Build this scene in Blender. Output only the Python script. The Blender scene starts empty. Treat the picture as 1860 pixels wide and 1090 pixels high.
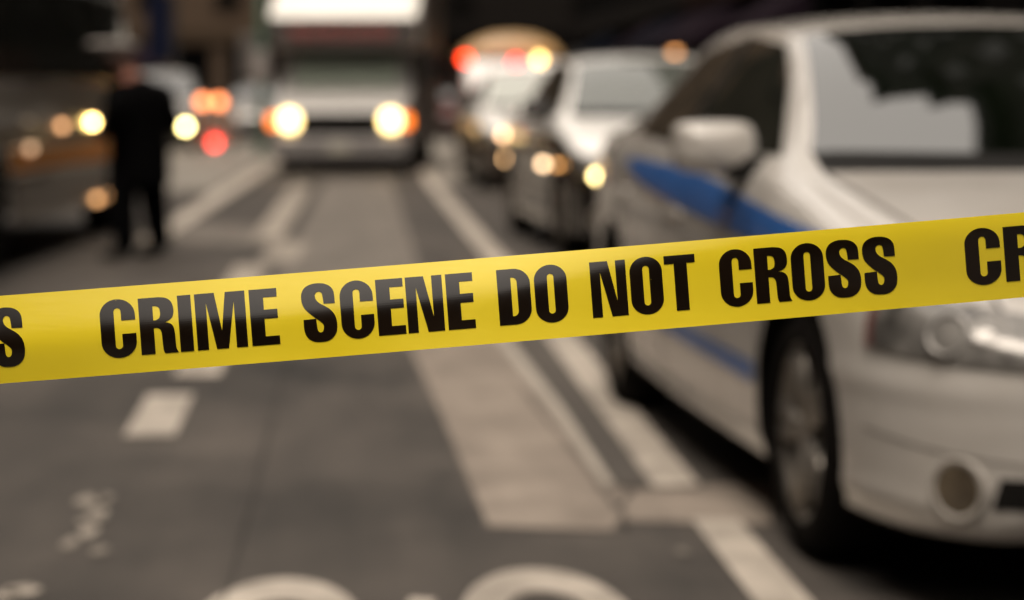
import bpy, bmesh, math, random
from mathutils import Vector, Matrix
from mathutils.bvhtree import BVHTree
random.seed(7)
S = bpy.context.scene
COL = S.collection
R_ = math.radians

# ---------------------------------------------------------------- camera
CF = 3950.0                      # focal length in pixels of an 1860 wide frame
CH = 1.2                         # lens height above the road
PITCH = math.atan(375 / CF)
YAW = math.atan(260 / CF * math.cos(PITCH))
FW = Vector((math.sin(YAW) * math.cos(PITCH), math.cos(YAW) * math.cos(PITCH), -math.sin(PITCH)))
RT = Vector((math.cos(YAW), -math.sin(YAW), 0))
UP = RT.cross(FW)
cd = bpy.data.cameras.new('camera'); cam = bpy.data.objects.new('camera', cd); COL.objects.link(cam)
cam.matrix_world = Matrix(((RT.x, UP.x, -FW.x, 0), (RT.y, UP.y, -FW.y, 0), (RT.z, UP.z, -FW.z, CH), (0, 0, 0, 1)))
cd.sensor_width = 36; cd.lens = CF / 1860 * 36
cd.clip_start = 0.05; cd.clip_end = 2000
cd.dof.use_dof = True; cd.dof.focus_distance = 1.905; cd.dof.aperture_fstop = 3.45; cd.dof.aperture_blades = 0
S.camera = cam

# ---------------------------------------------------------------- sky, sun, exposure
w = bpy.data.worlds.new('World'); S.world = w; w.use_nodes = True
nt = w.node_tree; nt.nodes.clear()
SUN_EL, SUN_ROT = R_(69), R_(205)
sk = nt.nodes.new('ShaderNodeTexSky'); sk.sky_type = 'NISHITA'; sk.sun_disc = False
sk.sun_elevation = SUN_EL; sk.sun_rotation = SUN_ROT; sk.dust_density = 1.5; sk.air_density = 1.0
hs = nt.nodes.new('ShaderNodeHueSaturation'); hs.inputs['Saturation'].default_value = 0.12
mx = nt.nodes.new('ShaderNodeMix'); mx.data_type = 'RGBA'; mx.blend_type = 'MULTIPLY'; mx.inputs['Factor'].default_value = 1
mx.inputs['B'].default_value = (1.0, 0.898, 0.77, 1)
bg = nt.nodes.new('ShaderNodeBackground'); bg.inputs['Strength'].default_value = 0.13
wo = nt.nodes.new('ShaderNodeOutputWorld')
nt.links.new(sk.outputs[0], hs.inputs['Color']); nt.links.new(hs.outputs[0], mx.inputs['A'])
nt.links.new(mx.outputs['Result'], bg.inputs['Color']); nt.links.new(bg.outputs[0], wo.inputs[0])
sl = bpy.data.lights.new('sun', 'SUN'); sl.energy = 0.9; sl.angle = R_(30); sl.color = (1, 0.87, 0.74)
so = bpy.data.objects.new('sun', sl); COL.objects.link(so)
sd = Vector((math.sin(SUN_ROT) * math.cos(SUN_EL), math.cos(SUN_ROT) * math.cos(SUN_EL), math.sin(SUN_EL)))
so.rotation_euler = sd.to_track_quat('Z', 'Y').to_euler(); so.location = (0, -20, 40)
S.view_settings.view_transform = 'Standard'; S.view_settings.look = 'None'
S.view_settings.exposure = 1.55; S.view_settings.gamma = 1
S.cycles.use_adaptive_sampling = True; S.cycles.adaptive_threshold = 0.004
S.cycles.max_bounces = 6
S.cycles.sample_clamp_indirect = 8

# ---------------------------------------------------------------- helpers
def ray(x, y): return FW * CF + RT * (x - 930) - UP * (y - 545)
def G(x, y, z=0.0):                       # the road point seen at a pixel of the photograph (used to survey the place)
    d = ray(x, y); k = (z - CH) / d.z
    return Vector((d.x * k, d.y * k, z))
def at(x, y, Y):                          # the point seen at a pixel, Y metres down the street
    d = ray(x, y); k = Y / d.y
    return Vector((d.x * k, Y, CH + d.z * k))

def mat(name, col, rough=0.6, metal=0.0, coat=0.0, var=0.12, scale=6.0, bump=0.0, bscale=60.0, emit=None, estr=0.0, spec=0.5, dirt=None):
    m = bpy.data.materials.new(name); m.use_nodes = True
    n = m.node_tree.nodes; L = m.node_tree.links
    b = n['Principled BSDF']
    b.inputs['Roughness'].default_value = rough; b.inputs['Metallic'].default_value = metal
    b.inputs['Coat Weight'].default_value = coat; b.inputs['Coat Roughness'].default_value = 0.04
    b.inputs['Specular IOR Level'].default_value = spec
    tc = n.new('ShaderNodeTexCoord')
    nz = n.new('ShaderNodeTexNoise'); nz.inputs['Scale'].default_value = scale; nz.inputs['Detail'].default_value = 6
    L.new(tc.outputs['Object'], nz.inputs['Vector'])
    cr = n.new('ShaderNodeValToRGB')
    c0 = [max(0, c * (1 - var)) for c in col]; c1 = [min(1, c * (1 + var)) for c in col]
    if dirt: c0 = dirt
    cr.color_ramp.elements[0].position = 0.3; cr.color_ramp.elements[1].position = 0.7
    cr.color_ramp.elements[0].color = (*c0, 1); cr.color_ramp.elements[1].color = (*c1, 1)
    L.new(nz.outputs['Fac'], cr.inputs['Fac']); L.new(cr.outputs['Color'], b.inputs['Base Color'])
    if bump:
        n2 = n.new('ShaderNodeTexNoise'); n2.inputs['Scale'].default_value = bscale; n2.inputs['Detail'].default_value = 4
        bp = n.new('ShaderNodeBump'); bp.inputs['Strength'].default_value = bump; bp.inputs['Distance'].default_value = 0.02
        L.new(tc.outputs['Object'], n2.inputs['Vector']); L.new(n2.outputs['Fac'], bp.inputs['Height']); L.new(bp.outputs['Normal'], b.inputs['Normal'])
    if emit:
        b.inputs['Emission Color'].default_value = (*emit, 1); b.inputs['Emission Strength'].default_value = estr
    return m

def asphalt(name, dark, light, scale=0.9, rough=0.8):
    m = bpy.data.materials.new(name); m.use_nodes = True
    n = m.node_tree.nodes; L = m.node_tree.links; b = n['Principled BSDF']
    b.inputs['Roughness'].default_value = rough
    tc = n.new('ShaderNodeTexCoord')
    big = n.new('ShaderNodeTexNoise'); big.inputs['Scale'].default_value = scale; big.inputs['Detail'].default_value = 8; big.inputs['Roughness'].default_value = 0.6
    mp = n.new('ShaderNodeMapping'); mp.inputs['Scale'].default_value = (2.2, 0.35, 1)       # tyre-worn streaks along the road
    st = n.new('ShaderNodeTexNoise'); st.inputs['Scale'].default_value = 1.4; st.inputs['Detail'].default_value = 5
    fi = n.new('ShaderNodeTexNoise'); fi.inputs['Scale'].default_value = 90; fi.inputs['Detail'].default_value = 3
    L.new(tc.outputs['Object'], big.inputs['Vector']); L.new(tc.outputs['Object'], mp.inputs['Vector'])
    L.new(mp.outputs[0], st.inputs['Vector']); L.new(tc.outputs['Object'], fi.inputs['Vector'])
    a = n.new('ShaderNodeMath'); a.operation = 'MULTIPLY_ADD'; a.inputs[1].default_value = 0.5
    a2 = n.new('ShaderNodeMath'); a2.operation = 'MULTIPLY_ADD'; a2.inputs[1].default_value = 0.35; a2.inputs[2].default_value = 0.02
    L.new(st.outputs['Fac'], a2.inputs[0]); L.new(big.outputs['Fac'], a.inputs[0]); L.new(a2.outputs[0], a.inputs[2])
    a3 = n.new('ShaderNodeMath'); a3.operation = 'MULTIPLY_ADD'; a3.inputs[1].default_value = 0.18
    L.new(fi.outputs['Fac'], a3.inputs[0]); L.new(a.outputs[0], a3.inputs[2])
    cr = n.new('ShaderNodeValToRGB'); cr.color_ramp.elements[0].position = 0.40; cr.color_ramp.elements[1].position = 0.66
    cr.color_ramp.elements[0].color = (*dark, 1); cr.color_ramp.elements[1].color = (*light, 1)
    L.new(a3.outputs[0], cr.inputs['Fac']); L.new(cr.outputs['Color'], b.inputs['Base Color'])
    bp = n.new('ShaderNodeBump'); bp.inputs['Strength'].default_value = 0.35; bp.inputs['Distance'].default_value = 0.01
    L.new(fi.outputs['Fac'], bp.inputs['Height']); L.new(bp.outputs['Normal'], b.inputs['Normal'])
    return m

def link(name, me, m=None, parent=None, smooth=False):
    o = bpy.data.objects.new(name, me); COL.objects.link(o)
    if m:
        for mm in (m if isinstance(m, (list, tuple)) else [m]): me.materials.append(mm)
    if parent: o.parent = parent
    if smooth:
        for p in me.polygons: p.use_smooth = True
    return o
def tag(o, label=None, cat=None, group=None, kind=None):
    if label: o['label'] = label
    if cat: o['category'] = cat
    if group: o['group'] = group
    if kind: o['kind'] = kind
    return o
def empty(name, loc, rz=0.0, label=None, cat=None, group=None):
    o = bpy.data.objects.new(name, None); COL.objects.link(o); o.location = loc; o.rotation_euler = (0, 0, rz)
    o.empty_display_size = 0.2
    return tag(o, label, cat, group)

class MB:
    def __init__(s): s.v = []; s.f = []
    def add(s, vs, fs):
        k = len(s.v); s.v += [tuple(v) for v in vs]; s.f += [tuple(i + k for i in f) for f in fs]; return s
    def box(s, x0, x1, y0, y1, z0, z1):
        return s.add([(x0, y0, z0), (x1, y0, z0), (x1, y1, z0), (x0, y1, z0), (x0, y0, z1), (x1, y0, z1), (x1, y1, z1), (x0, y1, z1)],
                     [(0, 3, 2, 1), (4, 5, 6, 7), (0, 1, 5, 4), (1, 2, 6, 5), (2, 3, 7, 6), (3, 0, 4, 7)])
    def tube(s, a, b, r0, r1=None, n=16, caps=True):
        r1 = r0 if r1 is None else r1
        a, b = Vector(a), Vector(b); d = (b - a).normalized()
        u = d.orthogonal().normalized(); v = d.cross(u)
        vs = []
        for c, r in ((a, r0), (b, r1)):
            for i in range(n):
                t = 2 * math.pi * i / n; vs.append(c + u * (r * math.cos(t)) + v * (r * math.sin(t)))
        fs = [(i, (i + 1) % n, n + (i + 1) % n, n + i) for i in range(n)]
        if caps: fs += [tuple(range(n - 1, -1, -1)), tuple(range(n, 2 * n))]
        return s.add(vs, fs)
    def lathe(s, prof, c=(0, 0, 0), axis='z', n=32):                 # prof: (radius, height)
        vs = []; c = Vector(c)
        for r, h in prof:
            for i in range(n):
                t = 2 * math.pi * i / n; p = (r * math.cos(t), r * math.sin(t))
                vs.append(c + (Vector((p[0], p[1], h)) if axis == 'z' else Vector((h, p[0], p[1])) if axis == 'x' else Vector((p[0], h, p[1]))))
        fs = [(j * n + i, j * n + (i + 1) % n, (j + 1) * n + (i + 1) % n, (j + 1) * n + i) for j in range(len(prof) - 1) for i in range(n)]
        return s.add(vs, fs)
    def prism(s, pts, x0, x1):                                       # (y, z) outline carried from x0 to x1
        n = len(pts)
        vs = [(x0, y, z) for y, z in pts] + [(x1, y, z) for y, z in pts]
        return s.add(vs, [(i, (i + 1) % n, n + (i + 1) % n, n + i) for i in range(n)] + [tuple(range(n - 1, -1, -1)), tuple(range(n, 2 * n))])
    def poly(s, pts): return s.add(pts, [tuple(range(len(pts)))])
    def build(s, name, m=None, parent=None, bevel=0.0, smooth=False, seg=2):
        me = bpy.data.meshes.new(name); me.from_pydata(s.v, [], s.f); me.update()
        bm = bmesh.new(); bm.from_mesh(me); bmesh.ops.recalc_face_normals(bm, faces=bm.faces); bm.to_mesh(me); bm.free()
        o = link(name, me, m, parent, smooth)
        if bevel:
            b = o.modifiers.new('bevel', 'BEVEL'); b.width = bevel; b.segments = seg; b.limit_method = 'ANGLE'
        return o

def lerp(a, b, t): return a + (b - a) * t
def tab(T, u):                                                       # smooth lookup in a table of (u, value)
    n = len(T)
    if u <= T[0][0]: return T[0][1]
    if u >= T[-1][0]: return T[-1][1]
    for i in range(n - 1):
        if T[i][0] <= u <= T[i + 1][0]: break
    x0, y0 = T[i]; x1, y1 = T[i + 1]; h = x1 - x0; t = (u - x0) / h
    def sl(k):
        if k == 0: return (T[1][1] - T[0][1]) / (T[1][0] - T[0][0])
        if k == n - 1: return (T[-1][1] - T[-2][1]) / (T[-1][0] - T[-2][0])
        a = (T[k][1] - T[k - 1][1]) / (T[k][0] - T[k - 1][0]); b = (T[k + 1][1] - T[k][1]) / (T[k + 1][0] - T[k][0])
        return 0 if a * b <= 0 else 2 * a * b / (a + b)
    m0, m1 = sl(i), sl(i + 1)
    return (2 * t**3 - 3 * t * t + 1) * y0 + (t**3 - 2 * t * t + t) * h * m0 + (-2 * t**3 + 3 * t * t) * y1 + (t**3 - t * t) * h * m1
def crom(P, sub, closed=False):
    out = []; n = len(P); rng = n if closed else n - 1
    for i in range(rng):
        p1, p2 = P[i], P[(i + 1) % n]
        p0 = P[i - 1] if (i or closed) else P[0]; p3 = P[(i + 2) % n] if (closed or i < n - 2) else P[-1]
        for k in range(sub):
            t = k / sub
            out.append(tuple(0.5 * (2 * b + (c - a) * t + (2 * a - 5 * b + 4 * c - d) * t * t + (-a + 3 * b - 3 * c + d) * t**3) for a, b, c, d in zip(p0, p1, p2, p3)))
    if not closed: out.append(tuple(P[-1]))
    return out
def along(P, t):                                                     # point at fraction t of a polyline
    L = [math.dist(P[i], P[i + 1]) for i in range(len(P) - 1)]; q = t * sum(L)
    for i, l in enumerate(L):
        if q <= l + 1e-9: return tuple(lerp(a, b, q / l) for a, b in zip(P[i], P[i + 1]))
        q -= l
    return P[-1]

# ---------------------------------------------------------------- materials
M = {}
M['asphalt'] = asphalt('asphalt', (0.012, 0.0104, 0.0092), (0.080, 0.068, 0.0585), rough=.72)
M['patch'] = asphalt('concrete_patch', (0.125, 0.104, 0.086), (0.29, 0.247, 0.208), 2.6)
M['light_asphalt'] = asphalt('light_asphalt', (0.10, 0.088, 0.076), (0.17, 0.15, 0.13), rough=.6)
M['paint_line'] = asphalt('road_paint', (0.17, 0.15, 0.127), (0.54, 0.485, 0.42), 4, 0.6)
M['worn_line'] = asphalt('worn_road_paint', (0.09, 0.078, 0.066), (0.46, 0.41, 0.35), 5.5, 0.7)
M['concrete'] = asphalt('sidewalk_concrete', (0.17, 0.155, 0.135), (0.27, 0.25, 0.22), 0.7)
M['white_paint'] = mat('white_car_paint', (0.51, 0.49, 0.465), 0.27, coat=0.9, var=0.03, scale=2.5, dirt=(0.42, 0.395, 0.365))
M['bright_white'] = mat('bright_white_car_paint', (0.9, 0.885, 0.86), 0.25, coat=1.0, var=0.02)
M['arch'] = mat('black_wheel_well', (0.004, 0.0035, 0.003), 0.9, spec=.05)
M['glass'] = mat('dark_window_glass', (0.014, 0.015, 0.012), 0.03, var=0.2, spec=0.62)
M['wglass'] = mat('windshield_glass', (0.003, 0.0045, 0.0025), 0.02, var=0.2, spec=1.0, coat=1.0)
M['wglass'].node_tree.nodes['Principled BSDF'].inputs['IOR'].default_value = 2.0
M['glass'].node_tree.nodes['Principled BSDF'].inputs['IOR'].default_value = 1.75
M['black'] = mat('black_trim', (0.006, 0.0055, 0.005), 0.6, spec=.2)
M['rubber'] = mat('tyre_rubber', (0.006, 0.005, 0.0045), 0.85, var=0.25, scale=20, bump=0.3, spec=.06)
M['alloy'] = mat('grey_alloy', (0.26, 0.24, 0.215), 0.35, metal=0.7)
M['chrome'] = mat('bright_metal', (0.62, 0.6, 0.57), 0.15, metal=1.0, var=0.05)
M['blue'] = mat('blue_vinyl_stripe', (0.030, 0.115, 0.36), 0.35, coat=0.4, var=0.08)
M['shield'] = mat('dark_door_emblem', (0.022, 0.075, 0.23), 0.4)
M['lens'] = mat('headlight_lens', (0.22, 0.212, 0.20), 0.3, metal=0.3, var=0.3, scale=11, coat=.5, dirt=(0.035, 0.033, 0.031))
M['fog'] = mat('fog_lens', (0.12, 0.095, 0.065), 0.25, metal=0.2, coat=.3, scale=14, dirt=(0.03, 0.023, 0.015))
M['bezel'] = mat('bumper_bezel', (0.32, 0.30, 0.275), 0.6)
M['dull_metal'] = mat('dull_metal', (0.30, 0.29, 0.28), 0.4, metal=.5)
M['redlens'] = mat('red_lens', (0.30, 0.02, 0.015), 0.2, coat=1)
M['pinklens'] = mat('dull_red_marker', (0.14, 0.055, 0.05), 0.3, coat=.8)
M['softseam'] = mat('brownish_crease', (0.16, 0.145, 0.125), 0.8)  # soft brownish line drawn along the bumper groove
M['seam'] = mat('panel_gap', (0.03, 0.028, 0.025), 0.8)
M['black_paint'] = mat('black_car_paint', (0.007, 0.0052, 0.0042), 0.2, coat=.6, var=0.1)
M['silver'] = mat('silver_car_paint', (0.42, 0.41, 0.40), 0.3, metal=0.3, coat=0.8)
M['brown_dark'] = mat('dark_brown_panel', (0.05, 0.034, 0.025), 0.3, coat=0.5)
M['taxi'] = mat('orange_yellow_paint', (0.55, 0.19, 0.012), 0.5, spec=.2)
M['tan'] = mat('tan_yellow_paint', (0.42, 0.27, 0.12), 0.4)
M['grey'] = mat('grey_fibreglass', (0.085, 0.073, 0.07), 0.55)
M['cream'] = mat('cream_fibreglass', (0.86, 0.84, 0.79), 0.3, coat=0.4, var=0.03)
M['pole_green'] = mat('dark_green_paint', (0.03, 0.075, 0.05), 0.45)
def lamp(name, c, e): return mat(name, c, 0.3, var=0.02, emit=c, estr=e * .8)
M['lamp_white'] = lamp('lit_headlight', (1.0, 0.70, 0.28), 3.2)
M['lamp_orange'] = lamp('lit_indicator', (1.0, 0.20, 0.012), 1.6)

# ---------------------------------------------------------------- ground, road, markings
def sheet(name, pts, z, m, kind='structure', label=None):
    b = MB(); n = len(pts); b.poly([(p[0], p[1], z) for p in pts])
    o = b.build(name, m); o['kind'] = kind
    if label: o['label'] = label
    return o
def rect(x0, x1, y0, y1): return [(x0, y0), (x1, y0), (x1, y1), (x0, y1)]
sheet('ground', rect(-700, 700, -700, 700), -0.012, M['concrete'])
sheet('road', rect(-8.6, 4.4, -120, 140), 0.0, M['asphalt'])
sheet('cross_road', rect(-90, 90, 84, 98), -0.004, M['asphalt'])
for nm, x0, x1 in (('sidewalk', 4.4, 8.2), ('sidewalk', -12.2, -8.6)):
    o = MB().box(x0, x1, -120, 83.9, -0.01, 0.14).build(nm, M['concrete'], bevel=0.02); o['kind'] = 'structure'
# survey of the markings, each a thin sheet of paint or paving
sheet('road_patch', [G(x, y) for x, y in ((690, 530), (748, 640), (800, 752), (886, 958), (1112, 966), (1126, 948), (1400, 955), (1400, 878), (1150, 892), (1106, 884), (1010, 752), (908, 622), (850, 548))], 0.004, M['patch'])
M['joint'] = asphalt('joint_stone', (0.26, 0.235, 0.20), (0.40, 0.365, 0.32), 6)
M['dark_asphalt'] = asphalt('dark_asphalt', (0.048, 0.042, 0.037), (0.085, 0.074, 0.064), 2)
sheet('road_joint', [G(x, y) for x, y in ((905, 622), (1008, 752), (1096, 884), (1116, 884), (1030, 752), (926, 618), (868, 546), (850, 546))], 0.008, M['joint'])
sheet('gutter_strip', [G(x, y) for x, y in ((930, 618), (1036, 752), (1120, 884), (1188, 888), (1086, 742), (1000, 612), (930, 520), (872, 546))], 0.008, M['dark_asphalt'])
sheet('road_marking', [(0.855, 6.47), (1.0, 6.5), (1.02, 13), (0.99, 17), (0.93, 27), (0.92, 46), (0.78, 46), (0.76, 27), (0.82, 17), (0.86, 13)], 0.012, M['paint_line'])
sheet('road_marking', [(0.905, 2.5), (1.05, 2.5), (1.03, 5.98), (0.90, 6.0)], 0.008, M['paint_line'])
sheet('road_marking', [(-1.90, 17.8), (-1.68, 17.8), (-1.50, 42), (-1.86, 42)], 0.008, M['paint_line'])
for (x0, x1, y0, y1, sk_, mm) in ((-0.865, -0.685, 7.6, 8.66, -0.02, 'paint_line'), (-0.84, -0.64, 9.25, 10.6, -0.02, 'paint_line'), (-0.93, -0.7, 13.4, 15.3, 0, 'worn_line'),
                          (-0.80, -0.52, 15.6, 17.6, 0, 'worn_line'), (-0.98, -0.72, 17.9, 28.5, -0.02, 'worn_line')):
    sheet('road_marking', [(x0, y0), (x1, y0), (x1 + sk_, y1), (x0 + sk_, y1)], 0.008, M[mm])
def blob(cx, cy, rx, ry, z, m, name='road_marking', n=14, jag=0.28):
    rr = random.Random(int(cx * 991 + cy * 77)); sheet(name, [(cx + rx * math.cos(2 * math.pi * k / n) * (1 - jag * rr.random()), cy + ry * math.sin(2 * math.pi * k / n) * (1 - jag * rr.random())) for k in range(n)], z, m)
for px, py, rx, ry in ((163, 912, 0.045, 0.10), (190, 908, 0.03, 0.07), (176, 940, 0.035, 0.12), (162, 968, 0.028, 0.1), (127, 990, 0.026, 0.08), (181, 1003, 0.028, 0.06), (40, 1076, 0.05, 0.06), (10, 1085, 0.04, 0.06), (150, 950, 0.02, 0.06)):
    p = G(px, py); blob(p.x, p.y, rx, ry, 0.006, M['worn_line'])
blob(G(600, 466).x, G(600, 466).y, 0.07, 0.5, 0.006, M['light_asphalt'])
p = G(1240, 1005); blob(p.x, p.y, 0.022, 0.05, 0.006, M['light_asphalt'])
sheet('road_patch', [(-1.66, 18.0), (-0.9, 17.2), (-0.9, 19.6), (-1.63, 20.2)], 0.006, M['light_asphalt'])
sheet('road_patch', [(-0.62, 12.5), (0.35, 12.5), (0.3, 30), (-0.6, 30)], 0.004, M['light_asphalt'])  # pale sheet imitating grazing sky reflection on the far road
sheet('road_patch', rect(-7.4, -1.95, 27, 52), 0.006, M['concrete'])
sheet('road_patch', rect(0.95, 2.6, 29, 54), 0.006, M['concrete'])
def crack(pts, wd, name='road_crack', m='tar'):
    b = MB(); rr = random.Random(5); P = crom(pts, 8); q = []
    for i, (x, y) in enumerate(P):
        j = rr.uniform(-1, 1) * wd * 1.2; ww = wd * rr.uniform(.4, 1.2); q.append((x + j - ww, y, .010)); q.append((x + j + ww, y, .010))
    b.add(q, [(2 * i, 2 * i + 1, 2 * i + 3, 2 * i + 2) for i in range(len(P) - 1)]).build(name, M[m])['kind'] = 'structure'
M['tar'] = mat('tar_filled_crack', (.022, .019, .016), .5)
crack([(-.35, 4.6), (-.352, 6), (-.362, 7.5), (-.37, 9), (-.37, 12), (-.365, 14)], .0035)
crack([tuple(G(x, y).xy) for x, y in ((1136, 962), (1128, 925), (1150, 892))], .006)
crack([tuple(G(x, y).xy) for x, y in ((1120, 930), (1040, 820), (985, 752), (935, 690))], .004)
# the painted bicycle of the bike lane, long in the driving direction: two wheels and frame tubes
def ring(cx, cy, rx, ry, wx, wy, z):
    b = MB(); n = 64; vs = []
    for k in range(n):
        t = 2 * math.pi * k / n; c, s_ = math.cos(t), math.sin(t)
        vs += [(cx + rx * c, cy + ry * s_, z), (cx + (rx - wx) * c, cy + (ry - wy) * s_, z)]
    b.add(vs, [(2 * k, 2 * k + 1, (2 * k + 3) % (2 * n), (2 * k + 2) % (2 * n)) for k in range(n)])
    return b
bike = ring(0.402, 4.86, 0.200, 0.52, 0.098, 0.25, 0.008)
k = ring(-0.215, 4.81, 0.195, 0.50, 0.09, 0.24, 0.008); bike.add(k.v, k.f)
bike.add([(0.035, 4.6, 0.008), (0.10, 4.6, 0.008), (0.150, 5.06, 0.008), (0.09, 5.08, 0.008)], [(0, 1, 2, 3)])
bike.add([(-0.2, 4.86, 0.008), (0.035, 4.5, 0.008), (0.06, 4.58, 0.008), (-0.15, 4.92, 0.008)], [(0, 1, 2, 3)])
bike.build('bike_lane_symbol', M['paint_line'])['kind'] = 'structure'

# ---------------------------------------------------------------- barrier tape with lettering
def tape_w(x): return 159.6 - 5.3 * x / 1860
def tape_top(x): return 537.4 - 0.0753 * x - 3.4e-6 * x * x
def tape_pt(s, t, lift=0.0):
    W = tape_w(s); x = s + 0.075 * t * W; y = tape_top(x) + t * W
    D = 0.076 * CF / W
    # bend line: the upper part leans back towards the sky; the bend rises to the right and dies out
    tb = lerp(0.60, 0.36, min(1, max(0, s / 900))) if s < 900 else lerp(0.36, 0.10, min(1, (s - 900) / 300))
    lean = 0.35 if s < 900 else lerp(0.35, 0.25, min(1, (s - 900) / 500))
    e = 0.085
    u = (tb - t) / e
    soft = e * math.log1p(math.exp(min(u, 40))) if u < 40 else tb - t         # smooth hinge
    disp = lean * soft * 0.076 + 0.05 * 0.076 * math.sin(s / 260.0 + 1.0) * (0.3 + t)
    disp += 0.010 * math.sin(s / 700.0 + 0.6)
    disp += t * 0.076 * (0.22 * min(1, max(0, (450 - s) / 700)) + 0.12 * min(1, max(0, (s - 1250) / 600)))
    # the lower edge falls in a little
    disp -= 0.10 * max(0, t - 0.62) ** 2 * 0.076
    return Vector((0, 0, CH)) + (FW * CF + RT * (x - 930) - UP * (y - 545)) / CF * (D + disp - lift)
def yellow_plastic():
    m = bpy.data.materials.new('yellow_plastic_film'); m.use_nodes = True
    n = m.node_tree.nodes; L = m.node_tree.links; b = n['Principled BSDF']
    b.inputs['Roughness'].default_value = 0.2; b.inputs['Specular IOR Level'].default_value = 0.6
    tc = n.new('ShaderNodeTexCoord'); nz = n.new('ShaderNodeTexNoise'); nz.inputs['Scale'].default_value = 7; nz.inputs['Detail'].default_value = 5
    cr = n.new('ShaderNodeValToRGB'); cr.color_ramp.elements[0].color = (0.84, 0.665, 0.022, 1); cr.color_ramp.elements[1].color = (0.90, 0.72, 0.034, 1)
    cr.color_ramp.elements[0].position = 0.35; cr.color_ramp.elements[1].position = 0.65
    L.new(tc.outputs['Object'], nz.inputs['Vector']); L.new(nz.outputs['Fac'], cr.inputs['Fac']); L.new(cr.outputs[0], b.inputs['Base Color'])
    mp = n.new('ShaderNodeMapping'); mp.inputs['Scale'].default_value = (6, 6, 60)
    n2 = n.new('ShaderNodeTexNoise'); n2.inputs['Scale'].default_value = 3; n2.inputs['Detail'].default_value = 3
    bp = n.new('ShaderNodeBump'); bp.inputs['Strength'].default_value = 0.03; bp.inputs['Distance'].default_value = 0.004
    L.new(tc.outputs['Object'], mp.inputs[0]); L.new(mp.outputs[0], n2.inputs['Vector']); L.new(n2.outputs['Fac'], bp.inputs['Height']); L.new(bp.outputs[0], b.inputs['Normal'])
    tr = n.new('ShaderNodeBsdfTranslucent'); tr.inputs['Color'].default_value = (0.92, 0.76, 0.03, 1)
    ms = n.new('ShaderNodeMixShader'); ms.inputs[0].default_value = 0.07
    L.new(b.outputs[0], ms.inputs[1]); L.new(tr.outputs[0], ms.inputs[2]); L.new(ms.outputs[0], n['Material Output'].inputs['Surface'])
    n3 = n.new('ShaderNodeTexNoise'); n3.inputs['Scale'].default_value = 38; n3.inputs['Detail'].default_value = 2
    b2 = n.new('ShaderNodeBump'); b2.inputs['Strength'].default_value = 0.05; b2.inputs['Distance'].default_value = 0.004
    L.new(tc.outputs['Object'], n3.inputs['Vector']); L.new(n3.outputs['Fac'], b2.inputs['Height']); L.new(bp.outputs[0], b2.inputs['Normal']); L.new(b2.outputs[0], b.inputs['Normal'])
    rr_ = n.new('ShaderNodeMapRange'); rr_.inputs['To Min'].default_value = .16; rr_.inputs['To Max'].default_value = .32
    L.new(nz.outputs['Fac'], rr_.inputs['Value']); L.new(rr_.outputs[0], b.inputs['Roughness'])
    return m
M['tape'] = yellow_plastic()
M['ink'] = mat('black_printing', (0.008, 0.004, 0.0015), 0.2, var=0.3, scale=25, spec=0.6)
def pinholes(m):                                                    # specks where the ink missed the film
    n = m.node_tree.nodes; L = m.node_tree.links; b = n['Principled BSDF']; tc = n.new('ShaderNodeTexCoord')
    v = n.new('ShaderNodeTexVoronoi'); v.inputs['Scale'].default_value = 260; wn = n.new('ShaderNodeTexNoise'); wn.inputs['Scale'].default_value = 30
    L.new(tc.outputs['Object'], v.inputs['Vector']); L.new(tc.outputs['Object'], wn.inputs['Vector'])
    a = n.new('ShaderNodeMath'); a.operation = 'LESS_THAN'; a.inputs[1].default_value = .13; L.new(v.outputs['Distance'], a.inputs[0])
    c = n.new('ShaderNodeMath'); c.operation = 'GREATER_THAN'; c.inputs[1].default_value = .69; L.new(wn.outputs['Fac'], c.inputs[0])
    d = n.new('ShaderNodeMath'); d.operation = 'MULTIPLY'; L.new(a.outputs[0], d.inputs[0]); L.new(c.outputs[0], d.inputs[1])
    old = b.inputs['Base Color'].links[0].from_socket
    mx_ = n.new('ShaderNodeMix'); mx_.data_type = 'RGBA'; mx_.inputs['B'].default_value = (.35, .27, .02, 1)
    L.new(d.outputs[0], mx_.inputs['Factor']); L.new(old, mx_.inputs['A']); L.new(mx_.outputs['Result'], b.inputs['Base Color'])
pinholes(M['ink'])
S0, S1 = -3300, 5200
b = MB(); ns, ntt = 520, 26
vs = [tape_pt(lerp(S0, S1, i / ns), j / ntt) for i in range(ns + 1) for j in range(ntt + 1)]
b.add(vs, [(i * (ntt + 1) + j, (i + 1) * (ntt + 1) + j, (i + 1) * (ntt + 1) + j + 1, i * (ntt + 1) + j + 1) for i in range(ns) for j in range(ntt)])
tape = b.build('barrier_tape', M['tape'], smooth=True)
tag(tape, 'yellow plastic barrier tape printed CRIME SCENE DO NOT CROSS in black', 'barrier tape')

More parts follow.
